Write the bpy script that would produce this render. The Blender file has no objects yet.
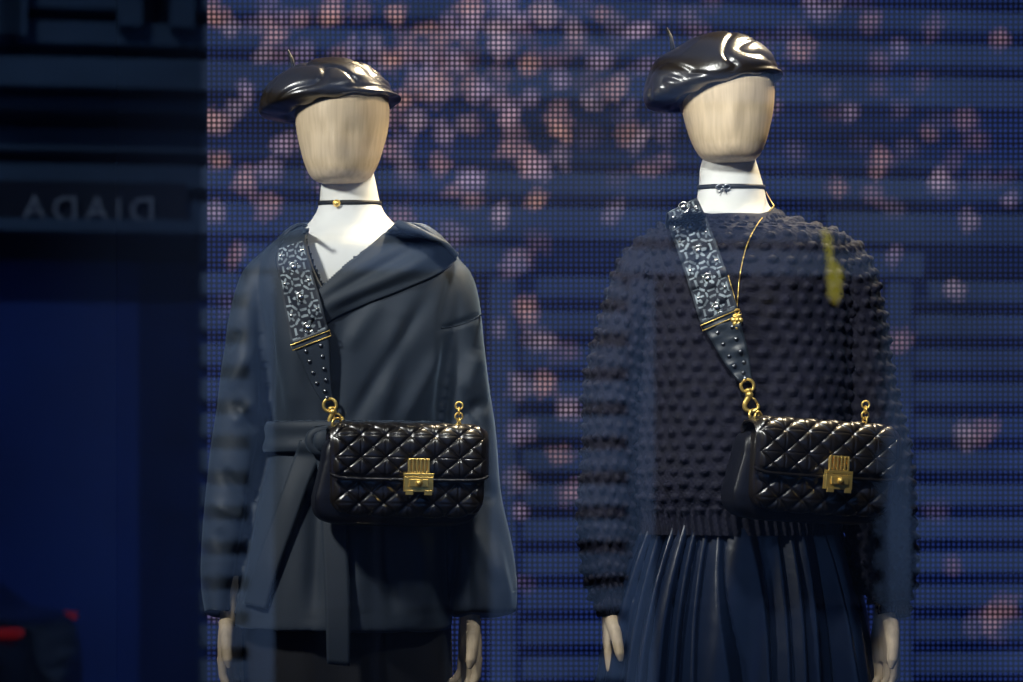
import bpy, math, random, bmesh
import numpy as np
from mathutils import Vector, Matrix, noise
from mathutils.bvhtree import BVHTree
random.seed(4); rng=np.random.RandomState(7)
scene=bpy.context.scene
try: scene.view_settings.view_transform='Standard'
except Exception: pass

# ------------------------------------------------------------------ survey
F=2415.0; CY=4.025; EYE=1.058; HZ=480.0; CXP=511.5; GLASS=-1.3
def P(px,py,y=0.0):
    d=y+CY
    return Vector(((px-CXP)*d/F, y, EYE+(HZ-py)*d/F))
def proj(v):
    d=v[:,1]+CY
    return CXP+v[:,0]*F/d, HZ-(v[:,2]-EYE)*F/d

# ------------------------------------------------------------------ materials
def mat(name,col,rough=0.6,metal=0.0,bump=0.0,bscale=200.0,var=0.0,vscale=6.0,sheen=0.0,coat=0.0,spec=0.5,attr=None,stretch=None,bdist=0.002):
    m=bpy.data.materials.new(name); m.use_nodes=True
    nt=m.node_tree; b=nt.nodes['Principled BSDF']
    b.inputs['Base Color'].default_value=(*col,1); b.inputs['Roughness'].default_value=rough
    b.inputs['Metallic'].default_value=metal
    b.inputs['Specular IOR Level'].default_value=spec
    if sheen: b.inputs['Sheen Weight'].default_value=sheen; b.inputs['Sheen Roughness'].default_value=0.4; b.inputs['Sheen Tint'].default_value=(0.5,0.7,1,1)
    if coat: b.inputs['Coat Weight'].default_value=coat; b.inputs['Coat Roughness'].default_value=0.16
    tc=nt.nodes.new('ShaderNodeTexCoord'); src=tc.outputs['Object']
    if stretch:
        mp=nt.nodes.new('ShaderNodeMapping'); mp.inputs['Scale'].default_value=stretch
        nt.links.new(src,mp.inputs['Vector']); src=mp.outputs['Vector']
    if attr:
        a=nt.nodes.new('ShaderNodeVertexColor'); a.layer_name=attr
        nt.links.new(a.outputs['Color'],b.inputs['Base Color'])
    if var:
        n=nt.nodes.new('ShaderNodeTexNoise'); n.inputs['Scale'].default_value=vscale; n.inputs['Detail'].default_value=5
        nt.links.new(src,n.inputs['Vector'])
        r=nt.nodes.new('ShaderNodeValToRGB'); r.color_ramp.elements[0].position=0.3; r.color_ramp.elements[1].position=0.7
        r.color_ramp.elements[0].color=(*[c*(1-var) for c in col],1); r.color_ramp.elements[1].color=(*[min(1,c*(1+var)) for c in col],1)
        nt.links.new(n.outputs['Fac'],r.inputs['Fac']); nt.links.new(r.outputs['Color'],b.inputs['Base Color'])
    if bump:
        n=nt.nodes.new('ShaderNodeTexNoise'); n.inputs['Scale'].default_value=bscale; n.inputs['Detail'].default_value=3
        nt.links.new(src,n.inputs['Vector'])
        bp=nt.nodes.new('ShaderNodeBump'); bp.inputs['Strength'].default_value=bump; bp.inputs['Distance'].default_value=bdist
        nt.links.new(n.outputs['Fac'],bp.inputs['Height']); nt.links.new(bp.outputs['Normal'],b.inputs['Normal'])
    return m
M={}
M['wood']=mat('pale_wood',(0.56,0.44,0.30),0.55,var=0.15,vscale=11,stretch=(13,13,0.8),spec=0.3)
M['canvas']=mat('white_canvas',(0.74,0.74,0.71),0.8,bump=0.1,bscale=900)
M['coat']=mat('wool_coat',(0.022,0.033,0.052),0.62,bump=0.25,bscale=700,var=0.10,vscale=5,sheen=0.25,spec=0.38)
M['coat_edge']=mat('wool_edge',(0.021,0.031,0.048),0.62,bump=0.25,bscale=700,sheen=0.24,spec=0.38)
M['knit']=mat('navy_knit',(0.0075,0.0078,0.021),0.72,bump=0.7,bscale=420,var=0.3,vscale=60,sheen=0.08,spec=0.28)
M['satin']=mat('navy_satin',(0.006,0.013,0.036),0.28,bump=0.3,bscale=25,spec=0.65,bdist=0.004)
M['dark']=mat('dark_wool',(0.004,0.005,0.010),0.8,bump=0.2,bscale=500,sheen=0.04)
M['beret']=mat('beret_leather',(0.016,0.012,0.009),0.30,bump=0.2,bscale=260,coat=0.3,spec=0.9)
M['bag']=mat('quilted_leather',(0.013,0.010,0.008),0.29,bump=0.12,bscale=300,coat=0.3,spec=0.85)
M['gusset']=mat('smooth_leather',(0.007,0.008,0.015),0.4,bump=0.15,bscale=300)
M['leather']=mat('strap_leather',(0.026,0.036,0.052),0.42,bump=0.15,bscale=300)
M['gold']=mat('brass_hardware',(1.0,0.70,0.20),0.36,metal=0.8,bump=0.03,bscale=200)
M['silver']=mat('silver_stud',(0.75,0.74,0.70),0.25,metal=1)
M['black']=mat('black_ribbon',(0.006,0.006,0.008),0.6)
M['stud']=mat('dark_stud',(0.25,0.26,0.28),0.3,metal=1)
M['strap']=mat('embroidered_strap',(0.5,0.5,0.5),0.7,bump=0.4,bscale=900,attr='Col')

# ------------------------------------------------------------------ mesh helpers
def mk(name,V,Fc,m,parent=None,smooth=True):
    me=bpy.data.meshes.new(name); me.from_pydata([tuple(v) for v in V],[],[tuple(f) for f in Fc]); me.update()
    if smooth: me.polygons.foreach_set('use_smooth',[True]*len(me.polygons))
    o=bpy.data.objects.new(name,me); scene.collection.objects.link(o)
    if m: me.materials.append(m)
    if parent: o.parent=parent
    return o
def empty(name,loc=(0,0,0)):
    e=bpy.data.objects.new(name,None); e.location=loc; scene.collection.objects.link(e); e.empty_display_size=0.1; return e
def gridfaces(m,n,closed=True,off=0):
    fs=[]
    for i in range(m-1):
        for j in range(n if closed else n-1):
            k=(j+1)%n
            fs.append((off+i*n+j,off+i*n+k,off+(i+1)*n+k,off+(i+1)*n+j))
    return fs
class Acc:
    def __init__(s): s.V=[]; s.F=[]
    def add(s,V,Fc):
        o=len(s.V); s.V+= [tuple(v) for v in V]; s.F+=[tuple(i+o for i in f) for f in Fc]
    def grid(s,G,closed=True,caps=True):
        m,n=G.shape[:2]; Fc=gridfaces(m,n,closed); V=list(G.reshape(-1,3))
        if closed and caps:
            V.append(G[0].mean(0)); V.append(G[-1].mean(0)); a=m*n; b=a+1
            for j in range(n):
                k=(j+1)%n; Fc.append((a,k,j)); Fc.append((b,(m-1)*n+j,(m-1)*n+k))
        s.add(V,Fc)
    def box(s,c,sz,rot=None):
        V=[]
        for dx in(-1,1):
            for dy in(-1,1):
                for dz in(-1,1):
                    v=Vector((dx*sz[0]/2,dy*sz[1]/2,dz*sz[2]/2))
                    if rot: v=rot@v
                    V.append(v+Vector(c))
        s.add(V,[(0,1,3,2),(4,6,7,5),(0,4,5,1),(2,3,7,6),(0,2,6,4),(1,5,7,3)])
    def ball(s,c,r,n=10,sc=(1,1,1)):
        th=np.linspace(0.001,math.pi-0.001,n); ph=np.linspace(0,2*math.pi,2*n,endpoint=False)
        G=np.zeros((n,2*n,3))
        G[...,0]=c[0]+r*sc[0]*np.sin(th)[:,None]*np.cos(ph); G[...,1]=c[1]+r*sc[1]*np.sin(th)[:,None]*np.sin(ph)
        G[...,2]=c[2]+r*sc[2]*np.cos(th)[:,None]; s.grid(G)
    def torus(s,c,R,r,rot=None,sx=1.0,sz=1.0,n=28,m=10,a0=0,a1=2*math.pi):
        full=abs(a1-a0-2*math.pi)<1e-6
        a=np.linspace(a0,a1,n,endpoint=not full); pts=[]
        for t in a: 
            v=Vector((R*sx*math.cos(t),0,R*sz*math.sin(t))); pts.append((rot@v if rot else v)+Vector(c))
        s.pipe(pts,r,m,closed=full)
    def pipe(s,pts,r,m=8,closed=False):
        pts=[Vector(p) for p in pts]; n=len(pts); G=np.zeros((n,m,3)); prev=None
        for i in range(n):
            T=(pts[(i+1)%n]-pts[i-1]) if closed else (pts[min(i+1,n-1)]-pts[max(i-1,0)])
            T.normalize()
            if prev is None:
                A=Vector((0,1,0)) if abs(T.y)<0.8 else Vector((1,0,0))
            else: A=prev
            A=(A-T*A.dot(T)).normalized(); prev=A; B=T.cross(A)
            rr=r[i] if hasattr(r,'__len__') else r
            for j in range(m):
                an=2*math.pi*j/m; G[i,j]=pts[i]+(A*math.cos(an)+B*math.sin(an))*rr
        if closed:
            G=np.concatenate([G,G[:1]],0); s.grid(G,caps=False)
        else: s.grid(G)
    def obj(s,name,m,parent=None,smooth=True): return mk(name,s.V,s.F,m,parent,smooth)
def cr(pts,n):
    p=np.array(pts,float); N=len(p); t=np.linspace(0,N-1,n); out=np.zeros((n,p.shape[1]))
    for k,tt in enumerate(t):
        i=min(int(tt),N-2); f=tt-i
        p0=p[max(i-1,0)] if i>0 else 2*p[0]-p[1]; p1=p[i]; p2=p[i+1]; p3=p[i+2] if i+2<N else 2*p[-1]-p[-2]
        out[k]=0.5*((2*p1)+(-p0+p2)*f+(2*p0-5*p1+4*p2-p3)*f*f+(-p0+3*p1-3*p2+p3)*f**3)
    return out
S=1/600.
def torso_grid(prof,n,m,pw=0.88):
    c=cr(prof,m)
    th=np.linspace(0,2*math.pi,n,endpoint=False)
    cs,sn=np.cos(th),np.sin(th)
    ex=np.sign(cs)*np.abs(cs)**pw; ey=np.sign(sn)*np.abs(sn)**pw
    G=np.zeros((m,n,3))
    cx=((c[:,1]+c[:,2])/2-CXP)*S; hw=(c[:,2]-c[:,1])/2*S
    G[...,0]=cx[:,None]+hw[:,None]*ex; G[...,1]=c[:,4][:,None]+c[:,3][:,None]*ey
    G[...,2]=(1.29+(341-c[:,0])*S)[:,None]
    return G
def limb_grid(path,n,m,dscale=1.0):
    c=cr(path,m); th=np.linspace(0,2*math.pi,n,endpoint=False)
    ctr=np.stack([(c[:,0]-CXP)*S,c[:,4],1.29+(341-c[:,1])*S],1)
    G=np.zeros((m,n,3))
    for i in range(m):
        T=ctr[min(i+1,m-1)]-ctr[max(i-1,0)]; T/=np.linalg.norm(T)
        A=np.array([1.,0,0])-T*T[0]; A/=np.linalg.norm(A); B=np.cross(T,A)
        if B[1]<0: B=-B
        G[i]=ctr[i]+np.outer(np.cos(th),A)*c[i,2]*S+np.outer(np.sin(th),B)*c[i,3]
    return G
def gnormals(G):
    du=np.roll(G,-1,1)-np.roll(G,1,1); dv=np.gradient(G,axis=0)
    N=np.cross(du,dv); N/=np.linalg.norm(N,axis=2,keepdims=True)+1e-9
    c=G.mean(1,keepdims=True)
    sgn=np.sign(((G-c)*N).sum(2).mean()); return N*sgn
def remesh_obj(o,vox,smooth_it=3):
    md=o.modifiers.new('r','REMESH'); md.mode='VOXEL'; md.voxel_size=vox; md.use_smooth_shade=True
    if smooth_it:
        ms=o.modifiers.new('s','SMOOTH'); ms.iterations=smooth_it; ms.factor=0.5
    dg=bpy.context.evaluated_depsgraph_get(); dg.update()
    me=bpy.data.meshes.new_from_object(o.evaluated_get(dg)); o.modifiers.clear()
    old=o.data; o.data=me
    if not me.materials: me.materials.append(old.materials[0])
    me.polygons.foreach_set('use_smooth',[True]*len(me.polygons))
    return o
def getco(me):
    a=np.zeros(len(me.vertices)*3); me.vertices.foreach_get('co',a); return a.reshape(-1,3)
def getno(me):
    a=np.zeros(len(me.vertices)*3); me.vertices.foreach_get('normal',a); return a.reshape(-1,3)
def creases(o,segs,nz=0.0,nfreq=8,front=True,zs=0.4):
    me=o.data; co=getco(me); no=getno(me); px,py=proj(co); d=np.zeros(len(co))
    fr=np.clip(-no[:,1]*3+0.4,0,1)
    for (x1,y1,x2,y2,w,amp) in segs:
        ax,ay=x2-x1,y2-y1; L=ax*ax+ay*ay
        t=np.clip(((px-x1)*ax+(py-y1)*ay)/L,0,1); dist=np.hypot(px-x1-t*ax,py-y1-t*ay)
        d+=amp*0.001*np.exp(-(dist/w)**2)*fr*np.clip(4*t*(1-t)+0.25,0,1)
    if nz:
        d+=np.array([noise.noise(Vector((c[0]*nfreq,c[1]*nfreq,c[2]*nfreq*zs)))for c in co])*nz
        d+=np.array([noise.noise(Vector((c[0]*nfreq*2.7+5,c[1]*nfreq*2.7,c[2]*nfreq*2.7*zs+c[0]*6)))for c in co])*nz*0.4
    co=co+no*d[:,None]; me.vertices.foreach_set('co',co.ravel()); me.update()
def bvh(objs):
    V=[];Fc=[]
    for o in objs:
        k=len(V); V+=[v.co.copy() for v in o.data.vertices]; Fc+=[[i+k for i in p.vertices] for p in o.data.polygons]
    return BVHTree.FromPolygons(V,Fc)
CAM=Vector((0,-CY,EYE))
def drape(tree,px,py,off,fallback=-0.12):
    d=(P(px,py,0)-CAM).normalized(); h=tree.ray_cast(CAM,d)
    y=h[0].y if h[0] is not None else fallback
    return P(px,py,y-off)
def ribbon(tree,rows,off,nl,nw,name,m,parent,thick=0.003,fb=-0.12,post=None,smoothy=4,bulge=0.0,off2=None,wave=0.0):
    c=cr(rows,nl); G=np.zeros((nl,nw,3)); Y=np.zeros((nl,nw))
    for i in range(nl):
        for j in range(nw):
            t=j/(nw-1); x=c[i,0]*(1-t)+c[i,2]*t; y=c[i,1]*(1-t)+c[i,3]*t
            Y[i,j]=drape(tree,x,y,0,fb).y
    Y0=Y.copy()
    for _ in range(smoothy):
        Yp=np.pad(Y,1,mode='edge'); Y=(Yp[:-2,1:-1]+Yp[2:,1:-1]+Yp[1:-1,:-2]+Yp[1:-1,2:]+Yp[1:-1,1:-1])/5
        Y=np.minimum(Y,Y0+0.002)
    if off2 is None: off2=off
    for i in range(nl):
        s=i/(nl-1)
        for j in range(nw):
            t=j/(nw-1); x=c[i,0]*(1-t)+c[i,2]*t; y=c[i,1]*(1-t)+c[i,3]*t
            w=wave*(0.5-0.5*math.cos(2*math.pi*(t*2.0+0.35*s)))*math.sin(math.pi*t)*math.sin(math.pi*min(1,s*1.05))
            G[i,j]=P(x,y,Y[i,j]-(off*(1-t)+off2*t)-bulge*math.sin(math.pi*t)-w)
    if post is not None: G=post(G)
    o=mk(name,G.reshape(-1,3),gridfaces(G.shape[0],nw,False),m,parent)
    s=o.modifiers.new('sol','SOLIDIFY'); s.thickness=thick; s.offset=0
    return o,G

# ------------------------------------------------------------------ mannequin
def hand_obj(name,wrist,parent,yaw,side,curl=0.35,L=1.0):
    a=Acc()
    pr=[(0,0.019,0.015),(-0.02,0.022,0.015),(-0.05,0.033,0.014),(-0.08,0.036,0.012),(-0.092,0.033,0.010)]
    c=cr(pr,16); th=np.linspace(0,2*math.pi,24,endpoint=False); G=np.zeros((16,24,3))
    G[...,0]=c[:,1][:,None]*np.cos(th); G[...,1]=c[:,2][:,None]*np.sin(th); G[...,2]=c[:,0][:,None]; a.grid(G)
    G2=np.zeros((2,24,3)); G2[0]=G[0]+[0,0,0.05]; G2[1]=G[0]; a.grid(G2)
    for x,l,cu in((-0.027,0.068,curl),(-0.009,0.078,curl*1.1),(0.009,0.073,curl*1.25),(0.026,0.058,curl*1.45)):
        p=Vector((x,0,-0.083)); pts=[p.copy()]; an=0.1
        sp=x*1.2
        for seg in(0.45,0.30,0.25):
            for q in range(3):
                p=p+Vector((math.sin(sp)*1,-math.sin(an),-math.cos(an)))*(l*seg/3); pts.append(p.copy())
            an+=cu
        a.pipe(pts,list(np.linspace(0.0088,0.0062,len(pts)-1))+[0.003],12)
    pts=[Vector((-0.020,-0.004,-0.025)),Vector((-0.034,-0.012,-0.045)),Vector((-0.043,-0.018,-0.068)),Vector((-0.046,-0.022,-0.086)),Vector((-0.045,-0.024,-0.100))]
    a.pipe(pts,[0.013,0.012,0.010,0.0088,0.004],12)
    o=a.obj(name,M['wood'],None)
    R=Matrix.Rotation(yaw,4,'Z'); Sx=Matrix.Diagonal((side,1,1,1))
    o.data.transform(Matrix.Translation(wrist)@R@Sx@Matrix.Scale(L,4))
    if side<0: o.data.flip_normals()
    remesh_obj(o,0.002,3); o.parent=parent; return o

def mannequin(headp,neckp,bustp,arms,hands,cx,lean):
    root=empty('mannequin',(0,0,0))
    G=torso_grid(headp,72,80,pw=0.97)
    N=gnormals(G); px,py=proj(G.reshape(-1,3))
    pc=(headp[4][1]+headp[4][2])/2
    front=np.clip(-N[...,1],0,1)
    u=(px.reshape(G.shape[:2])-pc-lean)/47.; v=(py.reshape(G.shape[:2])-headp[0][0])/-120.
    d=0.005*np.exp(-(u/0.16)**2-((v-0.38)/0.13)**2)-0.0030*(np.exp(-((abs(u)-0.36)/0.2)**2-((v-0.48)/0.09)**2))+0.002*np.exp(-(u/0.3)**2-((v-0.17)/0.05)**2)
    G=G+N*(d*front)[...,None]
    a=Acc(); a.grid(G); a.obj('head',M['wood'],root)
    a=Acc(); a.grid(torso_grid(bustp,64,70,pw=0.95)); 
    a.obj('neck_and_torso',M['canvas'],root)
    a=Acc(); x0=(cx-CXP)*S
    hips=[(420,cx-62,cx+62,0.085,0),(470,cx-75,cx+75,0.095,0),(520,cx-84,cx+84,0.10,0.01),(570,cx-86,cx+86,0.10,0.01),(610,cx-70,cx+70,0.08,0)]
    a.grid(torso_grid(hips,48,20))
    for s in(-1,1):
        p=[Vector((x0+s*0.07,0,0.92)),Vector((x0+s*0.072,0,0.75)),Vector((x0+s*0.074,-0.005,0.52)),Vector((x0+s*0.076,0.0,0.44)),Vector((x0+s*0.078,0.015,0.30)),Vector((x0+s*0.08,0.015,0.10)),Vector((x0+s*0.08,0.01,0.04))]
        a.pipe([Vector(q) for q in cr(p,40)],list(cr([[0.078],[0.072],[0.052],[0.05],[0.052],[0.033],[0.034]],40)[:,0]),20)
        a.pipe([Vector((x0+s*0.08,0.03,0.034)),Vector((x0+s*0.082,-0.05,0.032)),Vector((x0+s*0.088,-0.12,0.024)),Vector((x0+s*0.09,-0.155,0.020))],[0.032,0.036,0.030,0.018],16)
    o=a.obj('hips_and_legs',M['canvas'],None); remesh_obj(o,0.008,4); o.parent=root
    a=Acc()
    for p in arms: a.grid(limb_grid(p,20,40))
    a.obj('arms',M['canvas'],root)
    for i,h in enumerate(hands): hand_obj('hand_%d'%(i+1),h[0],root,h[1],h[2],h[3],h[4])
    a=Acc(); a.box((x0,0.02,0.006),(0.34,0.36,0.012)); a.obj('base_plate',M['silver'],root,False)
    return root

def headprof(cx,yb,lean):
    r=[(0,6,0.010,-0.040),(-1.5,20,0.035,-0.038),(-7,29,0.055,-0.032),(-20,36,0.072,-0.022),(-36,41,0.082,-0.014),(-56,45.5,0.090,-0.008),(-76,47,0.094,-0.004),(-96,44.5,0.090,0),(-110,38,0.078,0.002),(-120,26,0.055,0.004),(-126,5,0.012,0.005)]
    return [(yb+a,cx+lean*(1+a/126.)*1.0-h,cx+lean*(1+a/126.)*1.0+h,d,y) for a,h,d,y in r]
m1=mannequin(headprof(343,187,-1),None,
 [(166,328,372,0.045,0.012),(185,321,376,0.050,0.010),(203,319,380,0.052,0.008),(216,314,387,0.054,0.006),(228,304,400,0.060,0.004),(238,288,420,0.070,0.002),(252,275,440,0.084,0),(280,266,450,0.094,0),(330,268,446,0.098,0),(380,278,436,0.085,0),(430,290,424,0.08,0)],
 [[(262,272,14,0.03,0),(250,350,15,0.03,0.005),(240,440,14,0.028,0),(232,530,12,0.025,-0.02),(229,600,9,0.018,-0.04)],
  [(450,272,14,0.03,0),(462,350,15,0.03,0.005),(468,440,14,0.028,0),(472,530,12,0.025,-0.02),(471,600,9,0.018,-0.04)]],
 [(P(230,606,-0.045),math.radians(68),1,0.30,1.0),(P(470,606,-0.045),math.radians(-62),-1,0.38,1.0)],352,-6)
m2=mannequin(headprof(726,166,2),None,
 [(146,708,752,0.045,0.012),(166,701,758,0.050,0.010),(187,699,764,0.052,0.008),(203,696,768,0.054,0.006),(213,690,775,0.058,0.004),(224,680,788,0.066,0.002),(240,666,818,0.080,0),(280,652,836,0.090,0),(330,654,834,0.094,0),(380,662,826,0.085,0),(430,672,812,0.08,0)],
 [[(660,262,14,0.03,0),(625,350,15,0.03,0.005),(612,440,14,0.028,0),(609,530,12,0.025,-0.01),(608,600,9,0.018,-0.03)],
  [(838,262,14,0.03,0),(860,350,15,0.03,0.005),(872,440,14,0.028,0),(882,530,12,0.025,-0.02),(885,600,9,0.018,-0.04)]],
 [(P(610,604,-0.03),math.radians(82),1,0.30,0.92),(P(885,606,-0.045),math.radians(-60),-1,0.40,1.0)],742,4)

# ------------------------------------------------------------------ wrap coat
coat=empty('wrap_coat')
a=Acc()
cprof=[(226,305,398,0.062,0.006),(231,296,412,0.070,0.004),(238,283,432,0.082,0.002),(248,270,450,0.094,0),(262,260,460,0.104,0),(290,254,466,0.114,0),(340,258,462,0.120,0),(390,266,452,0.112,0),(428,273,441,0.104,0),(448,270,444,0.108,0),(500,256,450,0.125,0),(560,242,452,0.140,0),(612,233,450,0.150,0),(626,231,449,0.152,0)]
a.grid(torso_grid(cprof,120,160))
SL=[[(276,262,16,0.045,0.0),(264,285,24,0.054,0.0),(254,320,27,0.058,0),(247,365,27,0.058,0),(242,420,28,0.056,-0.005),(237,475,28,0.056,-0.01),(230,530,26,0.055,-0.02),(222,582,20,0.05,-0.03),(222,614,16,0.045,-0.04)],
    [(440,264,16,0.045,0.0),(450,285,24,0.054,0.0),(457,320,26,0.058,0),(461,370,27,0.058,0),(467,430,28,0.056,-0.005),(473,490,29,0.056,-0.015),(479,545,32,0.058,-0.025),(484,590,33,0.058,-0.035),(485,612,31,0.055,-0.04)]]
for s in SL: a.grid(limb_grid(s,48,90))
body=a.obj('coat_body',M['coat'],None)
remesh_obj(body,0.0035,6); body.parent=coat
segs=[(452,272,440,330,5,-5),(440,330,482,316,3,-5),(258,300,280,420,9,-8),(447,330,438,430,7,-8),
 (272,300,262,430,5,-5),(262,440,236,600,6,-10),(450,440,452,600,6,-10),
 (300,460,262,600,12,8),(318,470,312,615,9,-9),(350,480,362,615,12,9),(385,520,395,615,9,-9),(415,520,425,615,10,8),
 (400,320,380,420,12,8),(425,300,350,425,8,-8),(300,330,290,420,12,6),(345,310,330,425,9,-6),(440,350,400,425,8,7),(380,300,345,350,9,5),
 (232,400,262,432,7,-9),(222,470,250,500,6,-8),(250,350,228,390,8,8),(215,530,240,560,7,-6),(240,330,225,352,6,-6),(255,400,232,425,6,6),(245,520,215,505,6,6),
 (455,420,490,400,7,-9),(462,470,500,500,8,-8),(470,520,500,585,8,8),(480,350,460,400,10,8),(465,540,470,610,6,-8),(495,540,508,610,6,7),(456,445,486,455,6,7),(485,430,460,385,6,-6)]
creases(body,segs,nz=0.009,nfreq=7)
bm=bmesh.new(); bm.from_mesh(body.data)
def inpoly(x,y,poly):
    c=False; n=len(poly)
    for i in range(n):
        x1,y1=poly[i]; x2,y2=poly[i-1]
        if (y1>y)!=(y2>y) and x<(x2-x1)*(y-y1)/(y2-y1)+x1: c=not c
    return c
vp=[(300,215),(306,236),(312,258),(323,284),(350,260),(380,238),(398,222),(400,205)]
dele=[]
for f in bm.faces:
    c=f.calc_center_median(); d=c.y+CY; x=CXP+c.x*F/d; y=HZ-(c.z-EYE)*F/d
    if y<290 and ((c.y<0.02 and inpoly(x,y,vp)) or (y<230.5 and 306<x<397)): dele.append(f)
bmesh.ops.delete(bm,geom=dele,context='FACES'); bm.to_mesh(body.data); bm.free()
T1=bvh([body])
# wide draped hood-like shawl collar
cR,_=ribbon(T1,[(399,220,418,228),(395,223,452,247),(384,234,456,260),(369,247,438,274),(352,261,404,289),(336,275,368,303),(322,287,338,316),(311,297,319,328)],0.009,90,34,'collar_right',M['coat_edge'],coat,0.005,bulge=0.004,smoothy=12,off2=0.0015,wave=0.009)
cL,_=ribbon(T1,[(309,228,292,232),(306,238,280,247),(308,250,276,262),(314,270,284,285),(322,287,298,308),(328,296,308,326)],0.005,50,16,'collar_left',M['coat_edge'],coat,0.005,bulge=0.005,smoothy=10,off2=0.003)
th=np.linspace(math.radians(-22),math.radians(202),60); G=np.zeros((16,60,3))
pf=cr([(0.076,0.062,1.448),(0.080,0.068,1.470),(0.087,0.076,1.481),(0.100,0.088,1.480),(0.118,0.098,1.467),(0.136,0.104,1.446)],16)
for i in range(16):
    prof=pf[i]
    G[i,:,0]=(354-CXP)*S+prof[0]*np.cos(th)*np.where(np.cos(th)>0,1.16,0.98); G[i,:,1]=0.004+prof[1]*np.sin(th); G[i,:,2]=prof[2]+0.010*np.clip(np.sin(th),-0.5,1)
o=mk('collar_back',G.reshape(-1,3),gridfaces(16,60,False),M['coat_edge'],coat); sm=o.modifiers.new('s','SOLIDIFY'); sm.thickness=0.005
T1c=bvh([body,cR,cL])
def seam(tree,pts,name,parent,m,r=0.0018,off=0.001,n=40):
    c=cr(pts,n); a=Acc(); a.pipe([drape(tree,x,y,off) for x,y in c],r,6); return a.obj(name,m,parent)
seam(T1,[(441,328),(455,326),(470,321),(482,314)],'shoulder_seam',coat,M['coat_edge'],0.0014,0.0)
seam(T1,[(300,460),(288,510),(278,560),(270,606)],'panel_seam',coat,M['coat_edge'])
bprof=[(424,271,443,0.110,0),(432,269,444,0.113,0),(444,268,445,0.114,0),(452,268,446,0.113,0)]
G=torso_grid(bprof,160,14); N=gnormals(G); 
fold=np.sin(np.linspace(0,3*math.pi,14))[:,None]*0.0022+0.003
G=G+N*(np.repeat(fold,160,1))[...,None]
o=mk('belt',G.reshape(-1,3),gridfaces(14,160),M['coat_edge'],coat); sm=o.modifiers.new('s','SOLIDIFY'); sm.thickness=0.004
T1b=bvh([body,o])
a=Acc(); k=P(322,441,-0.128)
a.torus(k,0.018,0.010,sx=1.0,sz=0.9,n=24,m=10); a.ball(k+Vector((0.003,-0.006,0)),0.016,10,(1.1,0.7,1.2)); a.obj('belt_knot',M['coat_edge'],coat)
ribbon(T1b,[(300,440,328,446),(290,470,312,476),(272,520,294,526),(256,565,278,570),(243,603,266,609)],0.008,50,8,'belt_tail_1',M['coat_edge'],coat,0.004)
ribbon(T1b,[(314,448,334,448),(319,480,343,480),(322,530,347,530),(325,600,350,600),(327,664,350,666)],0.014,50,8,'belt_tail_2',M['coat_edge'],coat,0.004,fb=-0.155,smoothy=12)
def loft_skirt(name,prof,npl,amp0,amp1,m,n,mm,sharp=1.0,wob=0.0):
    G=torso_grid(prof,n,mm); N=gnormals(G); th=np.linspace(0,2*math.pi,n,endpoint=False); t=np.linspace(0,1,mm)[:,None]
    ph=th[None,:]*npl/(2*math.pi)+wob*np.sin(th[None,:]*3+t*4)+wob*1.6*np.sin(th[None,:]*7+1+t*2)
    w=(ph%1.0); saw=np.where(w<0.78,w/0.78,(1-w)/0.22)-0.5
    if sharp==0: saw=np.sin(ph*2*math.pi)*0.5
    amp=amp0+(amp1-amp0)*t**0.7
    big=0.012*np.sin(th[None,:]*11+t*3)*t**0.5 if sharp else 0
    G=G+N*(saw*amp*(0.75+0.35*np.sin(np.floor(ph)*2.3))+big)[...,None]
    r=empty(name); o=mk('fabric',G.reshape(-1,3),gridfaces(mm,n),m,r); s=o.modifiers.new('s','SOLIDIFY'); s.thickness=0.002; return r
loft_skirt('straight_skirt',[(440,285,430,0.09,0),(520,262,440,0.105,0),(610,246,448,0.115,0),(682,243,450,0.12,0),(800,246,448,0.125,0),(920,250,446,0.125,0)],9,0.002,0.012,M['dark'],240,60,0)

# ------------------------------------------------------------------ knitted sweater
sweater=empty('bobble_knit_sweater')
def bobbles(G,nu,pitch,A,maskfn=None):
    m,n=G.shape[:2]; N=gnormals(G)
    seg=np.linalg.norm(np.diff(G,axis=0),axis=2).mean(1); L=np.concatenate([[0],np.cumsum(seg)])
    v=L[:,None]/pitch*np.ones((1,n)); u=np.linspace(0,nu,n,endpoint=False)[None,:]*np.ones((m,1))
    best=np.zeros((m,n)); row=np.floor(v)
    for dr in(-1,0,1):
        rr=row+dr; uo=u-0.5*(rr%2); cu=np.round(uo); 
        jit=np.sin(cu*12.9+rr*78.2)*0.09; jv=np.sin(cu*39.3+rr*11.1)*0.09
        r2=((uo-cu+jit)**2+((v-rr-0.5+jv)*1.0)**2)/(0.31**2)
        best=np.maximum(best,np.sqrt(np.clip(1-r2,0,1))*(0.85+0.25*np.sin(cu*5.1+rr*3.3)))
    h=best*A
    base=0.0010*np.sin(u*2*math.pi*3)*np.cos(v*2*math.pi*2)
    if maskfn is not None:
        k=maskfn(np.linspace(0,1,m))[:,None]; h=h*k
        h=h+(1-k)*0.0035*np.sin(u*2*math.pi*2.0+0.8*np.sin(v*2))
    h=h+base
    gi=np.arange(0,m,5); gj=np.arange(0,n,5)
    lo=np.array([[noise.noise(Vector(G[i,j]*np.array([9,9,6]))) for j in gj] for i in gi])*0.011
    from_i=np.clip(np.arange(m)/5.,0,len(gi)-1.001); fi=from_i.astype(int); wi=(from_i-fi)[:,None]; fi2=np.minimum(fi+1,len(gi)-1)
    row_=lo[fi]*(1-wi)+lo[fi2]*wi
    fj=np.arange(n)/5.; j0=fj.astype(int)%len(gj); j1=(j0+1)%len(gj); wj=(fj-fj.astype(int))[None,:]
    lo=row_[:,j0]*(1-wj)+row_[:,j1]*wj
    return G+N*(h+lo)[...,None]
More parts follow.
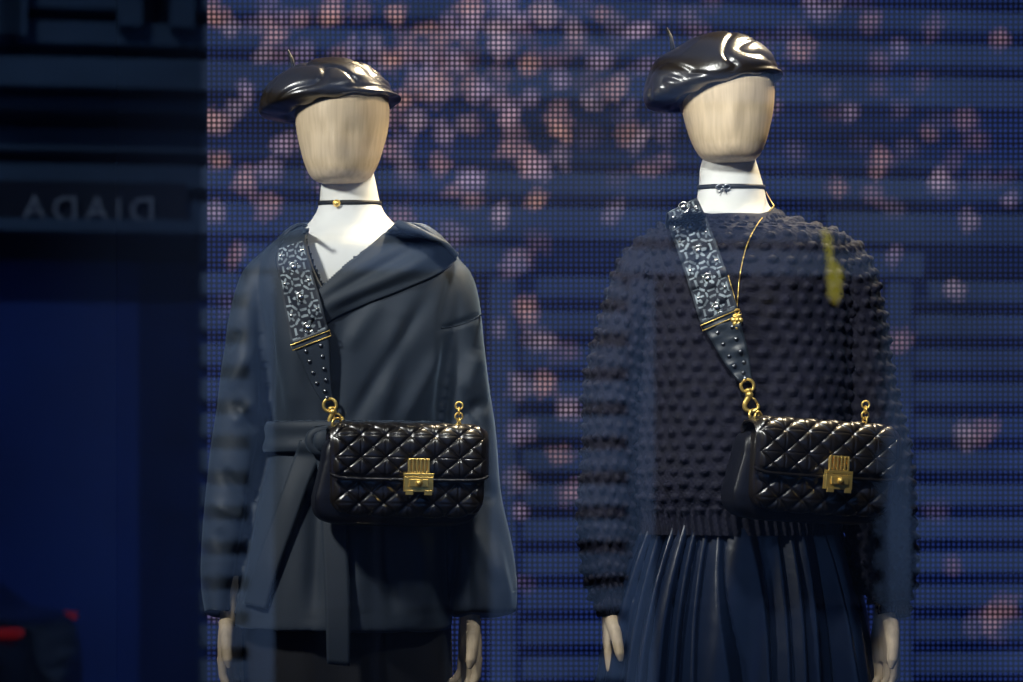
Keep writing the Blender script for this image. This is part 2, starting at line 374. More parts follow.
def dip(G):
    w=np.clip((G[...,2]-1.468)/0.03,0,1)*np.clip(-G[...,1]/0.05,0,1)
    G[...,2]-=0.016*w; return G
sprof=[(211,694,772,0.060,0.005),(214,686,780,0.064,0.004),(220,670,800,0.074,0.002),(229,654,828,0.088,0),(242,643,846,0.100,0),(265,636,854,0.110,0),(300,634,857,0.118,0),(350,635,856,0.124,0),(410,634,852,0.128,0),(460,631,848,0.130,0),(490,630,846,0.130,0),(512,634,842,0.124,0),(534,636,840,0.122,0)]
G=torso_grid(sprof,40*11,270); G=dip(bobbles(G,40,0.0215,0.0075,lambda t:1-np.clip((t-0.90)/0.03,0,1)))
b1=mk('sweater_body',G.reshape(-1,3),gridfaces(*G.shape[:2]),M['knit'],sweater)
SR=[[(672,244,16,0.045,0),(655,262,25,0.055,0),(636,298,28,0.062,0),(622,345,28,0.064,0),(613,400,28,0.064,0),(610,460,29,0.064,-0.005),(607,525,29,0.062,-0.01),(606,575,24,0.055,-0.02),(609,600,15,0.035,-0.03),(611,613,12,0.026,-0.03)],
    [(824,246,16,0.045,0),(838,264,25,0.055,0),(850,300,28,0.062,0),(860,350,31,0.066,0),(868,420,34,0.068,-0.005),(876,490,36,0.068,-0.015),(880,550,35,0.066,-0.025),(884,585,29,0.055,-0.035),(887,604,19,0.035,-0.04),(887,615,17,0.03,-0.045)]]
bs=[]
for i,s in enumerate(SR):
    G=limb_grid(s,17*11,270); G=bobbles(G,17,0.0215,0.0075,lambda t:1-np.clip((t-0.93)/0.03,0,1)); bs.append(mk('sleeve_%d'%(i+1),G.reshape(-1,3),gridfaces(*G.shape[:2]),M['knit'],sweater))
G=torso_grid([(207,697,769,0.057,0.005),(209,693,773,0.061,0.005),(213,688,778,0.066,0.004),(217,680,787,0.072,0.003)],140,10)
N=gnormals(G); G=G+N*((np.sin(np.linspace(0,math.pi,10))*0.004)[:,None]+0.001*np.sin(np.linspace(0,140,140,endpoint=False)*math.pi)[None,:])[...,None]
G=dip(G)
mk('neck_rib',G.reshape(-1,3),gridfaces(10,140),M['knit'],sweater)
T2=bvh([b1]+bs)
loft_skirt('pleated_skirt',[(505,650,828,0.105,0),(530,642,836,0.112,0),(570,628,848,0.125,0),(620,614,860,0.14,0),(682,603,870,0.155,0),(800,585,890,0.175,0),(930,570,905,0.19,0)],38,0.006,0.026,M['satin'],38*16,70,1.0,0.22)

# ------------------------------------------------------------------ berets
def beret(c,tilt,shift,seed,zs=1.0,R=0.1115,fwd=0.0):
    r=empty('beret'); q=R/0.1115
    prof=[(0.074,-0.002),(0.0775,0.0),(0.079,0.008),(0.083,0.011),(0.094*q,0.009),(0.105*q,0.012),(0.1125*q,0.022),(0.111*q,0.037),(0.099*q,0.057),(0.080*q,0.074),(0.055*q,0.086),(0.030*q,0.092),(0.012,0.094),(0.001,0.0945)]
    m,n=110,220; c2=cr(prof,m); th=np.linspace(0,2*math.pi,n,endpoint=False); G=np.zeros((m,n,3))
    rr=c2[:,0][:,None]*np.ones((1,n)); z=c2[:,1][:,None]*np.ones((1,n))*zs
    up=np.clip((z-0.008)/0.014,0,1); up=up*up*(3-2*up)
    W=np.zeros((m,n))
    for i in range(m):
        for j in range(n):
            x,y=rr[i,j]*math.cos(th[j]),rr[i,j]*math.sin(th[j])
            v=Vector((x*9+seed,y*9,z[i,j]*8)); wv=noise.noise(v*1.3+Vector((7,3,1)))
            a1=noise.noise(Vector((x*11+wv*1.0+seed*2,y*11,z[i,j]*24+wv)))
            W[i,j]=noise.noise(v)*0.009-max(0,1-abs(a1)*3.8)**1.3*0.0048
    kk=np.clip((z-0.012)/0.02,0,1)*np.clip(rr/0.03,0,1)
    G[...,0]=rr*np.cos(th); G[...,1]=rr*np.sin(th)*1.04; G[...,2]=z
    N=gnormals(G); G=G+N*(W*kk)[...,None]
    G[...,2]+=0.0022*np.sin(th*11+seed)*np.clip(1-abs(rr-0.095)/0.012,0,1)*np.clip(1-(z-0.012)/0.01,0,1)
    G[...,0]+=shift*up
    Rm=np.array(Matrix.Rotation(tilt,3,'Y')@Matrix.Rotation(fwd,3,'X')); V=G.reshape(-1,3)@Rm.T+np.array(c)
    mk('leather_crown',V,gridfaces(m,n),M['beret'],r)
    a=Acc(); pts=[Vector(V[3*n+j]) for j in range(0,n,4)]; a.pipe(pts,0.003,8,closed=True); a.obj('band',M['beret'],r)
    top=Vector(V[-n])+Vector((-0.045,0,-0.004)); a=Acc(); a.pipe([top-Vector((0,0,0.014)),top+Vector((-0.003,0,0.006)),top+Vector((-0.010,0,0.022))],[0.004,0.003,0.0018],8); a.obj('stem',M['black'],r)
    return r
beret(P(343,114,0),math.radians(-9),-0.024,3.1,1.0,0.111,math.radians(-3))
beret(P(726,98,0),math.radians(-15),-0.017,9.7,1.14,0.114,math.radians(-3))

# ------------------------------------------------------------------ chokers
def choker(cx,py,hw,dep,yc,kind):
    r=empty('choker'); a=Acc(); c=P(cx,py,0); n=80; th=np.linspace(0,2*math.pi,n,endpoint=False); G=np.zeros((6,n,3))
    for i,(o,z) in enumerate([(0,-.0038),(.0022,-.0038),(.0028,0),(.0022,.0038),(0,.0038),(0,-.0038)]):
        G[i,:,0]=c.x+(hw*S+o)*np.cos(th); G[i,:,1]=yc+(dep+o)*np.sin(th); G[i,:,2]=c.z+z+0.004*np.sin(th)
    mk('ribbon_band',G.reshape(-1,3),gridfaces(6,n),M['black'],r)
    f=Vector((c.x-0.018,yc-dep-0.004,c.z-0.006)); a=Acc()
    if kind==0:
        a.ball(f,0.0045,10,(1,0.5,1)); a.torus(f,0.0055,0.0010,n=16,m=6)
    else:
        for s in(-1,1): a.torus(f+Vector((s*0.006,0,0)),0.0055,0.0016,sx=1.0,sz=0.7,n=16,m=6); a.pipe([f,f+Vector((s*0.006,0,-0.010))],0.0013,6)
        a.ball(f,0.003,8)
    a.obj('charm',M['gold'] if kind==0 else M['stud'],r)
choker(349.5,203,30.6,0.0525,0.008,0)
choker(731.5,187,32.6,0.0525,0.008,1)

# ------------------------------------------------------------------ handbags
def setcol(o,cols):
    ca=o.data.color_attributes.new('Col','FLOAT_COLOR','POINT'); ca.data.foreach_set('color',np.concatenate([cols,np.ones((len(cols),1))],1).ravel())
def strap_pattern(nl,nw,ratio):
    u=np.linspace(-0.5,0.5,nw)[None,:]*np.ones((nl,1)); v=np.linspace(0,ratio,nl)[:,None]*np.ones((1,nw))
    w=np.zeros((nl,nw))
    def motif(uu,vv,s):
        r=np.hypot(uu,vv)/s; p=np.arctan2(vv,uu)
        return ((r<0.30*(1+0.45*np.cos(6*p)))|((r>0.58)&(r<0.70)&(np.cos(8*p)>-0.6)))
    vv=(v%0.8)-0.4; w=np.where(motif(u,vv,0.50),1,w)
    v2=((v+0.4)%0.8)-0.4
    for s in(-1,1): w=np.where(motif(u-s*0.38,v2,0.38),1,w)
    w=np.where(np.abs(u)>0.44,0.10,w)
    w=w*(0.75+0.25*np.sin(v*9+u*7))
    return (np.array([0.008,0.013,0.028])[None,None,:]*(1-w[...,None])+np.array([0.32,0.38,0.43])[None,None,:]*w[...,None]).reshape(-1,3)
def handbag(tree,strap_rows,leather_rows,clasp_px,bagc,yaw,tilt,over,chain_px,fb):
    r=empty('handbag')
    nl,nw=260,56
    def post(G):
        top=G[0]; ex=[]
        for k,(dy,dz) in enumerate(over):
            e=top.copy(); e[:,1]+=dy; e[:,2]+=dz; ex.append(e)
        ks=[G[0]]+ex; ks=ks[::-1]; arr=cr(np.array([q.ravel() for q in ks]),40).reshape(40,nw,3)
        return np.concatenate([arr[:-1],G],0)
    o,G=ribbon(tree,strap_rows,0.008,nl,nw,'embroidered_strap',M['strap'],r,0.003,fb,post,14)
    W=np.linalg.norm(G[200,0]-G[200,-1])
    s=np.concatenate([[0],np.cumsum(np.linalg.norm(np.diff(G[:,nw//2],axis=0),axis=1))])/W
    ratio=s[-1]; colsu=strap_pattern(1200,nw,ratio).reshape(1200,nw,3); idx=np.clip((s/ratio*1199).astype(int),0,1199)
    setcol(o,colsu[idx].reshape(-1,3))
    a=Acc(); k=0.4
    while k<ratio-0.1:
        i=int(np.argmin(abs(s-k))); p=G[i,nw//2]; 
        if i>38: a.ball(p+np.array([0,-0.003,0]),0.0055,8,(1,0.6,1)); a.torus(Vector(p)+Vector((0,-0.002,0)),0.0085,0.0011,n=14,m=5)
        k+=0.8
    k=0.0
    while k<ratio:
        i=int(np.argmin(abs(s-k)))
        if i>38:
            for j in(8,nw-9): a.ball(G[i,j]+np.array([0,-0.002,0]),0.0034,6,(1,0.6,1))
        k+=0.8
    a.obj('strap_studs',M['silver'],r)
    o2,G2=ribbon(tree,leather_rows,0.009,70,12,'leather_strap',M['leather'],r,0.005,fb,None,14)
    a=Acc()
    for i in range(14,66,9):
        for j in ((3,8) if i<50 else (6,)): a.ball(G2[i,j]+np.array([0,-0.003,0]),0.0034,8,(1,0.7,1))
    a.obj('leather_studs',M['stud'],r)
    a=Acc(); A=Vector(G2[3,0]); B=Vector(G2[3,-1]); Ux=(B-A); A-=Ux*0.04; B+=Ux*0.04; dn=(Vector(G2[9,6])-Vector(G2[0,6])).normalized()*0.009; fw=Vector((0,-0.004,0))
    a.pipe([A+fw,B+fw,B+dn+fw,A+dn+fw],0.0010,8,closed=True); a.obj('buckle',M['gold'],r)
    e=Vector(G2[-1].mean(0)); c=P(clasp_px[0],clasp_px[1],e.y-0.004); a=Acc()
    dv=(c-e); Lc=dv.length; ang=math.atan2(dv.x,-dv.z); R=Matrix.Rotation(-ang,3,'Y')
    q=lambda x,z:e+R@Vector((x*1.15,-0.003,-z*Lc))
    a.torus(q(0,0.08),0.0105,0.0026,R,n=20,m=8); a.pipe([q(0,0.15),q(0,0.34)],0.0048,10); a.ball(q(0,0.33),0.0064,8); a.ball(q(0,0.2),0.0058,8,(1,1,0.6))
    hk=[q(0,0.36),q(-0.0045,0.44),q(-0.0095,0.56),q(-0.009,0.70),q(0,0.79),q(0.008,0.72),q(0.0085,0.62)]
    a.pipe([Vector(v) for v in cr(hk,26)],list(np.linspace(0.0048,0.0026,26)),10)
    a.pipe([q(0.0085,0.62),q(0.006,0.48),q(0,0.38)],0.002,8); a.torus(q(0,0.90),0.0095,0.0025,R@Matrix.Rotation(0.6,3,'Z'),n=20,m=8)
    a.obj('swivel_clasp',M['gold'],r)
    hw,hh,dp=0.123,0.067,0.050
    X=Matrix.Translation(bagc)@Matrix.Rotation(tilt,4,'Y')@Matrix.Rotation(yaw,4,'Z')
    def sect(hw,hh,y0,y1,mx,mn,quilt,rc=0.022,pwx=5.0):
        xs=np.sin(np.linspace(-math.pi/2,math.pi/2,mx)*0.985)*hw; yc=(y0+y1)/2; hd=(y1-y0)/2
        th=np.linspace(0,2*math.pi,mn,endpoint=False); cs,sn=np.cos(th),np.sin(th)
        ey=np.sign(cs)*abs(cs)**0.45*hd; ez=np.sign(sn)*abs(sn)**0.36*hh
        pts=np.stack([ey,ez],1); pts=np.concatenate([pts,pts[:1]]); sl=np.concatenate([[0],np.cumsum(np.hypot(*np.diff(pts,axis=0).T))])
        t=np.linspace(0,sl[-1],mn,endpoint=False); ey=np.interp(t,sl,pts[:,0]); ez=np.interp(t,sl,pts[:,1])
        G=np.zeros((mx,mn,3)); k=(1-(abs(xs)/(hw*1.005))**pwx)**(1/pwx)
        G[...,0]=xs[:,None]; G[...,1]=yc+ey[None,:]*(0.45+0.55*k[:,None]); G[...,2]=ez[None,:]*(0.25+0.75*k[:,None])
        return G,t
    def quiltd(x,s,q=0.0395,A=0.0054):
        def gr(t,w): return np.clip(np.abs(np.sin(math.pi*t))/w,0,1)
        u=(x+s*1.15)/q; v=(x-s*1.15)/q
        pil=(np.abs(np.sin(math.pi*u))*np.abs(np.sin(math.pi*v)))**0.5
        d=A*(0.6*pil+0.4*np.minimum(gr(u,0.35),gr(v,0.35))**0.7)
        return d-0.0013*(1-gr(x/q,0.14))-0.0011*(1-gr(s*1.15/q,0.16))
    G,t=sect(hw,hh,0.0,dp,200,200,True); N=gnormals(G)
    fr=np.clip((0.02-(G[...,1]))/0.012,0,1); ed=np.clip((hw-0.004-abs(G[...,0]))/0.01,0,1)
    G=G+N*(quiltd(G[...,0],G[...,2]+0.012)*fr*ed)[...,None]
    a=Acc(); a.grid(G); o=a.obj('quilted_body',M['bag'],r); o.data.transform(X)
    G,t=sect(hw+0.008,hh+0.007,0.016,0.085,60,80,False); G[...,2]-=0.010
    G[...,0]-=0.014*np.clip((0.02-G[...,2])/0.06,0,1)
    a=Acc(); a.grid(G); o=a.obj('gusset',M['gusset'],r); o.data.transform(X)
    pr=cr([(0.052,hh-0.012),(0.050,hh+0.0),(0.038,hh+0.007),(0.018,hh+0.008),(0.002,hh+0.003),(-0.008,hh-0.012),(-0.010,hh-0.035),(-0.0105,hh-0.055),(-0.010,hh-0.076)],150)
    mx=200; xs=np.sin(np.linspace(-math.pi/2,math.pi/2,mx))*(hw+0.002)
    G=np.zeros((mx,150,3)); k=(1-np.clip(abs(xs)/(hw+0.004),0,1)**8)**(1/4.)
    sl=np.concatenate([[0],np.cumsum(np.hypot(*np.diff(pr,axis=0).T))])
    G[...,0]=xs[:,None]; G[...,1]=pr[:,0][None,:]+0.010*(1-k[:,None]); 
    G[...,2]=pr[:,1][None,:]-0.010*(1-k[:,None])*np.clip((pr[:,1][None,:]-0.0)/hh,0,1)
    lo=np.clip((sl-(sl[-1]-0.03))/0.03,0,1)[None,:]
    G[...,2]+=0.019*(1-k[:,None])*lo
    nrm=np.stack([-np.gradient(pr[:,1]),np.gradient(pr[:,0])],1); nrm/=np.linalg.norm(nrm,axis=1)[:,None]
    if nrm[112,0]>0: nrm=-nrm
    ed=np.clip((hw-0.002-abs(G[...,0]))/0.008,0,1)*np.clip((sl[-1]-0.004-sl)/0.006,0,1)[None,:]
    h=quiltd(G[...,0],(sl-sl[-1])[None,:]*np.ones((mx,1)))*ed
    G[...,1]+=h*nrm[:,0][None,:]; G[...,2]+=h*nrm[:,1][None,:]
    o=mk('flap',G.reshape(-1,3),gridfaces(mx,150,False),M['bag'],r); sm=o.modifiers.new('s','SOLIDIFY'); sm.thickness=0.003; sm.offset=0
    edge=[Vector(v) for v in G[3:-3,-1]]; side1=[Vector(v) for v in G[2,30::4]]; side2=[Vector(v) for v in G[-3,30::4]]; o.data.transform(X)
    a=Acc(); a.pipe(edge,0.0028,8); a.pipe(side1,0.002,6); a.pipe(side2,0.002,6); o=a.obj('flap_piping',M['bag'],r); o.data.transform(X)
    a=Acc(); z0=hh-0.062; yq=-0.0205
    a.box((0.012,yq,z0+0.018),(0.034,0.003,0.004)); a.box((0.012,yq,z0-0.003),(0.036,0.003,0.004))
    for i,x in enumerate(np.linspace(-0.0035,0.0275,6)):
        a.box((x,yq-0.0005,z0+0.008),(0.0034,0.004,0.022))
    a.box((0.012,yq+0.003,z0+0.008),(0.034,0.002,0.020))
    a.box((0.012,yq+0.0005,z0-0.006),(0.048,0.006,0.005)); a.box((0.012,yq+0.002,z0-0.021),(0.046,0.012,0.024)); a.box((0.012,yq-0.005,z0-0.019),(0.030,0.004,0.012)); a.box((-0.003,yq-0.004,z0-0.034),(0.012,0.004,0.008)); a.box((0.027,yq-0.004,z0-0.034),(0.012,0.004,0.008))
    a.ball((0.012,yq-0.008,z0-0.019),0.0055,10)
    o=a.obj('turn_lock',M['gold'],r,False); bv=o.modifiers.new('b','BEVEL'); bv.width=0.0008; bv.segments=2; o.data.transform(X)
    a=Acc()
    for i in range(5):
        p=Vector((hw-0.035,0.05,hh+0.010+i*0.0085)); a.torus(p,0.006,0.0015,Matrix.Rotation(i*1.4+0.3,3,'Z'),sz=1.0,n=16,m=6)
    a.torus((-hw+0.010,0.02,hh+0.010),0.009,0.002,Matrix.Rotation(0.5,3,'Z'),n=20,m=8)
    o=a.obj('chain_links',M['gold'],r); o.data.transform(X)
    return r
handbag(T1c,[(278,250,304,241),(277,263,308,256),(280,281,313,276),(284,305,320,298),(291,342,328,328)],
 [(291,342,328,328),(299,358,330,346),(308,378,331,370),(318,396,332,390),(325,404,333,402)],
 (341,430),P(409,474,-0.215),math.radians(12),math.radians(1.0),[(0.03,0.004),(0.08,-0.002),(0.13,-0.03),(0.17,-0.12)],(430,410),-0.12)
handbag(T2,[(669,215,698,200),(670,229,705,215),(679,256,716,242),(689,286,726,271),(700,322,737,306)],
 [(700,322,737,306),(711,340,742,328),(724,362,748,352),(735,377,751,372),(741,384,752,382)],
 (755,419),P(826,471,-0.225),math.radians(19),math.radians(3.5),[(0.03,0.006),(0.07,0.004),(0.12,-0.03),(0.16,-0.12)],(843,415),-0.13)

# pendant necklace
nk=empty('pendant_necklace'); a=Acc()
pts=[P(766,192,0.02)]+[drape(T2,x,y,0.005) for x,y in cr([(774,206),(759,222),(747,245),(740,275),(737,308)],60)]
a.pipe(pts,0.0009,6)
pts=[drape(T2,x,y,0.005) for x,y in cr([(737,308),(733,292),(728,275)],14)]; a.pipe(pts,0.0008,6)
c=drape(T2,737,320,0.012)
for i in range(6):
    an=i*math.pi/3; a.ball(c+Vector((0.006*math.cos(an),0,0.007*math.sin(an))),0.0042,8,(1,0.6,1))
a.ball(c,0.0045,8); a.ball(c-Vector((0,0,0.013)),0.003,8); a.torus(c+Vector((0,0,0.014)),0.004,0.001,n=14,m=6)
a.obj('chain_and_pendant',M['gold'],nk)

# ------------------------------------------------------------------ display room
def boxobj(name,lo,hi,m,bev=0.0,parent=None):
    a=Acc(); c=[(lo[i]+hi[i])/2 for i in range(3)]; s=[hi[i]-lo[i] for i in range(3)]; a.box(c,s); o=a.obj(name,m,parent,False)
    if bev: b=o.modifiers.new('b','BEVEL'); b.width=bev; b.segments=2
    return o
M['wallblue']=mat('navy_wall',(0.004,0.010,0.030),0.8,var=0.15,vscale=1.5,spec=0.15)
M['panel']=mat('navy_panel',(0.003,0.007,0.022),0.8,var=0.1,vscale=2,spec=0.1)
M['floor']=mat('display_floor',(0.02,0.022,0.03),0.4,var=0.2,vscale=3)
M['ceil']=mat('ceiling_paint',(0.03,0.032,0.04),0.8)
YB=0.55; XL,XR=-2.4,2.4; ZT=2.5
boxobj('floor',(XL,GLASS-0.05,-0.06),(XR,YB+0.25,0.0),M['floor'])
boxobj('ceiling',(XL,GLASS-0.05,ZT),(XR,YB+0.25,ZT+0.06),M['ceil'])
boxobj('wall_left',(XL-0.06,GLASS-0.05,-0.06),(XL,YB+0.25,ZT+0.06),M['wallblue'])
boxobj('wall_right',(XR,GLASS-0.05,-0.06),(XR+0.06,YB+0.25,ZT+0.06),M['wallblue'])
boxobj('wall_back',(XL,YB+0.18,0),(XR,YB+0.25,ZT),M['wallblue'])
xe=(207-CXP)*(YB+CY)/F
xp=(118-CXP)*(YB+0.17+CY)/F
boxobj('trim_1',(xp,YB+0.14,0.0),(xe+0.03,YB+0.18,ZT),M['panel'],0.004)
NX,NZ=560,430; x0,x1,z0,z1=xe,XR-0.05,0.02,2.4
xs=np.linspace(x0,x1,NX); zs=np.linspace(z0,z1,NZ); XX,ZZ=np.meshgrid(xs,zs)
d=YB+CY; PX=CXP+XX*F/d; PY=HZ-(ZZ-EYE)*F/d
def vn(x,y,s,seed):
    r=np.random.RandomState(seed); gx,gy=int(3600/s)+3,int(2400/s)+3; g=r.rand(gy,gx)
    fx=(x+1200)/s; fy=(y+1000)/s; fx=np.clip(fx,0,gx-2); fy=np.clip(fy,0,gy-2)
    ix=fx.astype(int); iy=fy.astype(int); a=fx-ix; b=fy-iy; a=a*a*(3-2*a); b=b*b*(3-2*b)
    return (g[iy,ix]*(1-a)+g[iy,ix+1]*a)*(1-b)+(g[iy+1,ix]*(1-a)+g[iy+1,ix+1]*a)*b
n1=vn(PX,PY,160,1)*0.6+vn(PX,PY,60,2)*0.4
n2=vn(PX,PY,11,5)*0.5+vn(PX,PY,6,6)*0.5
COL=np.zeros((NZ,NX,3)); base=np.array([0.0045,0.0090,0.046])
COL[:]=base*(0.45+1.1*n1)[...,None]
bl=[(230,28),(275,35),(262,55),(300,20),(330,15),(395,15),(410,50),(425,30),(470,10),(500,45),(520,20),(545,15),(400,100),(445,135),(390,150),(246,180),(268,207),(270,170),(215,210),(245,90),(283,145),(235,255),(440,165),(470,180),(512,150),(510,115),(530,165),(560,80),(590,100),(600,60),(640,30),(470,200),(500,215),(535,200),(515,265),(525,310),(540,340),(545,385),(520,385),(520,510),(515,480),(575,490),(560,455),(570,410),(800,50),(850,110),(815,10),(870,20),(970,220),(1010,200),(895,255),(985,430),(965,435),(990,620),(1005,610),(940,180),(1000,40),(520,430),(955,290),(900,340),(640,140),(650,170),(840,190),(880,160),(455,60),(480,90),(435,95),(575,30),(620,85),(560,130),(415,120),(395,60),(215,15),(214,120),(218,160),(215,580),(212,610)]
br=[0.85 if y<260 and x<650 else 0.55 for x,y in bl]; r2=random.Random(3)
for i in range(110):
    x=r2.gauss(460,120); y=abs(r2.gauss(0,100)); bl.append((x,y)); br.append(r2.uniform(0.15,0.65))
for i in range(60):
    bl.append((r2.uniform(210,1100),r2.uniform(-60,700))); br.append(r2.uniform(0.08,0.3))
for i in range(30):
    bl.append((r2.uniform(620,1020),r2.uniform(0,200))); br.append(r2.uniform(0.1,0.35))
for (x,y),b in zip(bl,br):
    rx=r2.uniform(8,14); ry=r2.uniform(9,16); an=r2.uniform(0,3.1); u=(PX-x)*math.cos(an)+(PY-y)*math.sin(an); v=-(PX-x)*math.sin(an)+(PY-y)*math.cos(an)
    rr=np.hypot(u/rx,v/ry)+ (n2-0.5)*0.9
    k=np.clip((1.3-rr)/0.95,0,1)*r2.uniform(0.55,1.0)*b
    c=np.array([[0.34,0.17,0.17],[0.30,0.19,0.22],[0.36,0.17,0.14],[0.28,0.18,0.25]][r2.randrange(4)])*r2.uniform(0.7,1.1)
    COL=COL*(1-k[...,None])+c*k[...,None]
V=np.stack([XX,np.zeros_like(XX),ZZ],2).reshape(-1,3)
m=bpy.data.materials.new('led_pixels'); m.use_nodes=True; nt=m.node_tree; b=nt.nodes['Principled BSDF']
b.inputs['Base Color'].default_value=(0.003,0.005,0.010,1); b.inputs['Roughness'].default_value=0.7; b.inputs['Specular IOR Level'].default_value=0.2
at=nt.nodes.new('ShaderNodeVertexColor'); at.layer_name='Col'; tc=nt.nodes.new('ShaderNodeTexCoord')
sc=nt.nodes.new('ShaderNodeVectorMath'); sc.operation='SCALE'; sc.inputs['Scale'].default_value=1/0.0098; nt.links.new(tc.outputs['Object'],sc.inputs[0])
fr=nt.nodes.new('ShaderNodeVectorMath'); fr.operation='FRACTION'; nt.links.new(sc.outputs[0],fr.inputs[0])
sb=nt.nodes.new('ShaderNodeVectorMath'); sb.operation='SUBTRACT'; sb.inputs[1].default_value=(0.5,0,0.5); nt.links.new(fr.outputs[0],sb.inputs[0])
ml=nt.nodes.new('ShaderNodeVectorMath'); ml.operation='MULTIPLY'; ml.inputs[1].default_value=(1,0,1); nt.links.new(sb.outputs[0],ml.inputs[0])
ln=nt.nodes.new('ShaderNodeVectorMath'); ln.operation='LENGTH'; nt.links.new(ml.outputs[0],ln.inputs[0])
mr=nt.nodes.new('ShaderNodeMapRange'); mr.inputs['From Min'].default_value=0.44; mr.inputs['From Max'].default_value=0.22; mr.inputs['To Min'].default_value=0.15; mr.inputs['To Max'].default_value=2.2
nt.links.new(ln.outputs['Value'],mr.inputs['Value']); nt.links.new(at.outputs['Color'],b.inputs['Emission Color']); nt.links.new(mr.outputs[0],b.inputs['Emission Strength'])
led=empty('led_screen')
o=mk('pixel_panel',V+np.array([0,YB,0]),gridfaces(NZ,NX,False),m,led); setcol(o,COL.reshape(-1,3))
boxobj('screen_housing',(x0-0.004,YB+0.004,z0-0.01),(x1+0.01,YB+0.06,z1+0.01),M['panel'],0,led)

g=bpy.data.materials.new('window_glass'); g.use_nodes=True; nt=g.node_tree; nt.nodes.clear()
out=nt.nodes.new('ShaderNodeOutputMaterial'); tr=nt.nodes.new('ShaderNodeBsdfTransparent'); tr.inputs[0].default_value=(0.82,0.91,0.99,1)
gl=nt.nodes.new('ShaderNodeBsdfGlossy'); gl.inputs['Roughness'].default_value=0.0; gl.inputs['Color'].default_value=(1,1,1,1)
fz=nt.nodes.new('ShaderNodeFresnel'); fz.inputs['IOR'].default_value=1.78; mx=nt.nodes.new('ShaderNodeMixShader')
nt.links.new(fz.outputs[0],mx.inputs[0]); nt.links.new(tr.outputs[0],mx.inputs[1]); nt.links.new(gl.outputs[0],mx.inputs[2]); nt.links.new(mx.outputs[0],out.inputs[0])
win=empty('window_1')
mk('glass_pane',[(XL,GLASS,0),(XR,GLASS,0),(XR,GLASS,ZT),(XL,GLASS,ZT)],[(0,1,2,3)],g,win,False)
M['bronze']=mat('bronze_frame',(0.03,0.028,0.025),0.4,metal=0.6)
for nm,lo,hi in(('frame_bottom',(XL,GLASS-0.05,-0.0),(XR,GLASS+0.05,0.05)),('frame_top',(XL,GLASS-0.05,ZT-0.06),(XR,GLASS+0.05,ZT)),('frame_side_1',(XL,GLASS-0.05,0.0),(XL+0.06,GLASS+0.05,ZT)),('frame_side_2',(XR-0.06,GLASS-0.05,0.0),(XR,GLASS+0.05,ZT))):
    boxobj(nm,lo,hi,M['bronze'],0.004,win)
SG=-0.54
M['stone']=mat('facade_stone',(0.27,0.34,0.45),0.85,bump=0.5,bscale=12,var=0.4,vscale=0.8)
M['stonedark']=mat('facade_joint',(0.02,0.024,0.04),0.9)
M['stoneshade']=mat('facade_stone_shaded',(0.085,0.14,0.21),0.85,bump=0.5,bscale=12,var=0.3,vscale=1.0)  # darker copy of the facade stone, shade painted into the left part
M['asphalt']=mat('asphalt',(0.05,0.05,0.055),0.9,bump=0.4,bscale=60,var=0.2,vscale=4)
M['pave']=mat('paving',(0.18,0.175,0.17),0.9,bump=0.3,bscale=30,var=0.2,vscale=2)
boxobj('wall_shopfront',(-6,GLASS-0.12,SG),(6,GLASS-0.05,-0.06),M['stone'])
boxobj('ground_sidewalk',(-16,GLASS-2.0,SG-0.1),(16,GLASS-0.12,SG),M['pave'])
boxobj('ground_street',(-16,-20,SG-0.25),(16,GLASS-2.0,SG-0.1),M['asphalt'])

# ------------------------------------------------------------------ building across the street
YV=12.0; D=YV+CY; YR=2*GLASS-YV
fac=empty('street_building',(0,YR,0)); fac.rotation_euler=(0,0,math.radians(-8))
k=D/F
fx=lambda px:(px-CXP)*k
fz_=lambda py:EYE+(HZ-py)*k
a=Acc(); a.box((0,-0.6,5.2),(34,0.3,11.6)); a.obj('wall_core',M['stonedark'],fac,False)
openings=[(-14,fx(202),SG,fz_(238)),(fx(262),fx(500),SG,fz_(262)),(fx(640),fx(905),SG,fz_(262)),(fx(1100),fx(1330),SG,fz_(262)),
          (fx(20),fx(55)-0.2,fz_(52),fz_(-260)),(fx(135),fx(185),fz_(40),fz_(-260)),(fx(330),fx(480),fz_(-40),fz_(-330)),(fx(720),fx(880),fz_(-40),fz_(-330))]
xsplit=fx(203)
accL=Acc(); accR=Acc()
z=SG; hC=0.23
while z<9:
    segs=[(-16,xsplit),(xsplit,16)]
    for (ax,bx,az,bz) in openings:
        if z+hC*0.5>az and z+hC*0.5<bz:
            ns=[]
            for s,e in segs:
                if bx<=s or ax>=e: ns.append((s,e))
                else:
                    if ax>s: ns.append((s,ax))
                    if bx<e: ns.append((bx,e))
            segs=ns
    for s,e in segs:
        (accL if e<=xsplit+1e-6 else accR).box(((s+e)/2,-0.2,z+hC/2),(e-s,0.5,hC-0.085))
    z+=hC
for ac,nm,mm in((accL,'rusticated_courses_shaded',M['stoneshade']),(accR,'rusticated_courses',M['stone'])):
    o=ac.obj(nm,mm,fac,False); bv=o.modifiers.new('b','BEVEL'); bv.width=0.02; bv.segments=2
aL=Acc(); aR=Acc()
for py,t,dp in((95,0.16,0.4),(120,0.07,0.25),(235,0.08,0.2)):
    aL.box(((-16+xsplit)/2,0.05+dp/2,fz_(py)),(xsplit+16,dp,t)); aR.box(((16+xsplit)/2,0.05+dp/2,fz_(py)),(16-xsplit,dp,t))
for (ax,bx,az,bz) in openings[1:]:
    ac=aL if bx<xsplit else aR
    for x in(ax,bx): ac.box((x,0.10,(az+bz)/2),(0.16,0.14,bz-az))
    ac.box(((ax+bx)/2,0.12,bz),(bx-ax+0.3,0.2,0.16))
aL.obj('cornices_shaded',M['stoneshade'],fac,False); aR.obj('cornices',M['stone'],fac,False)
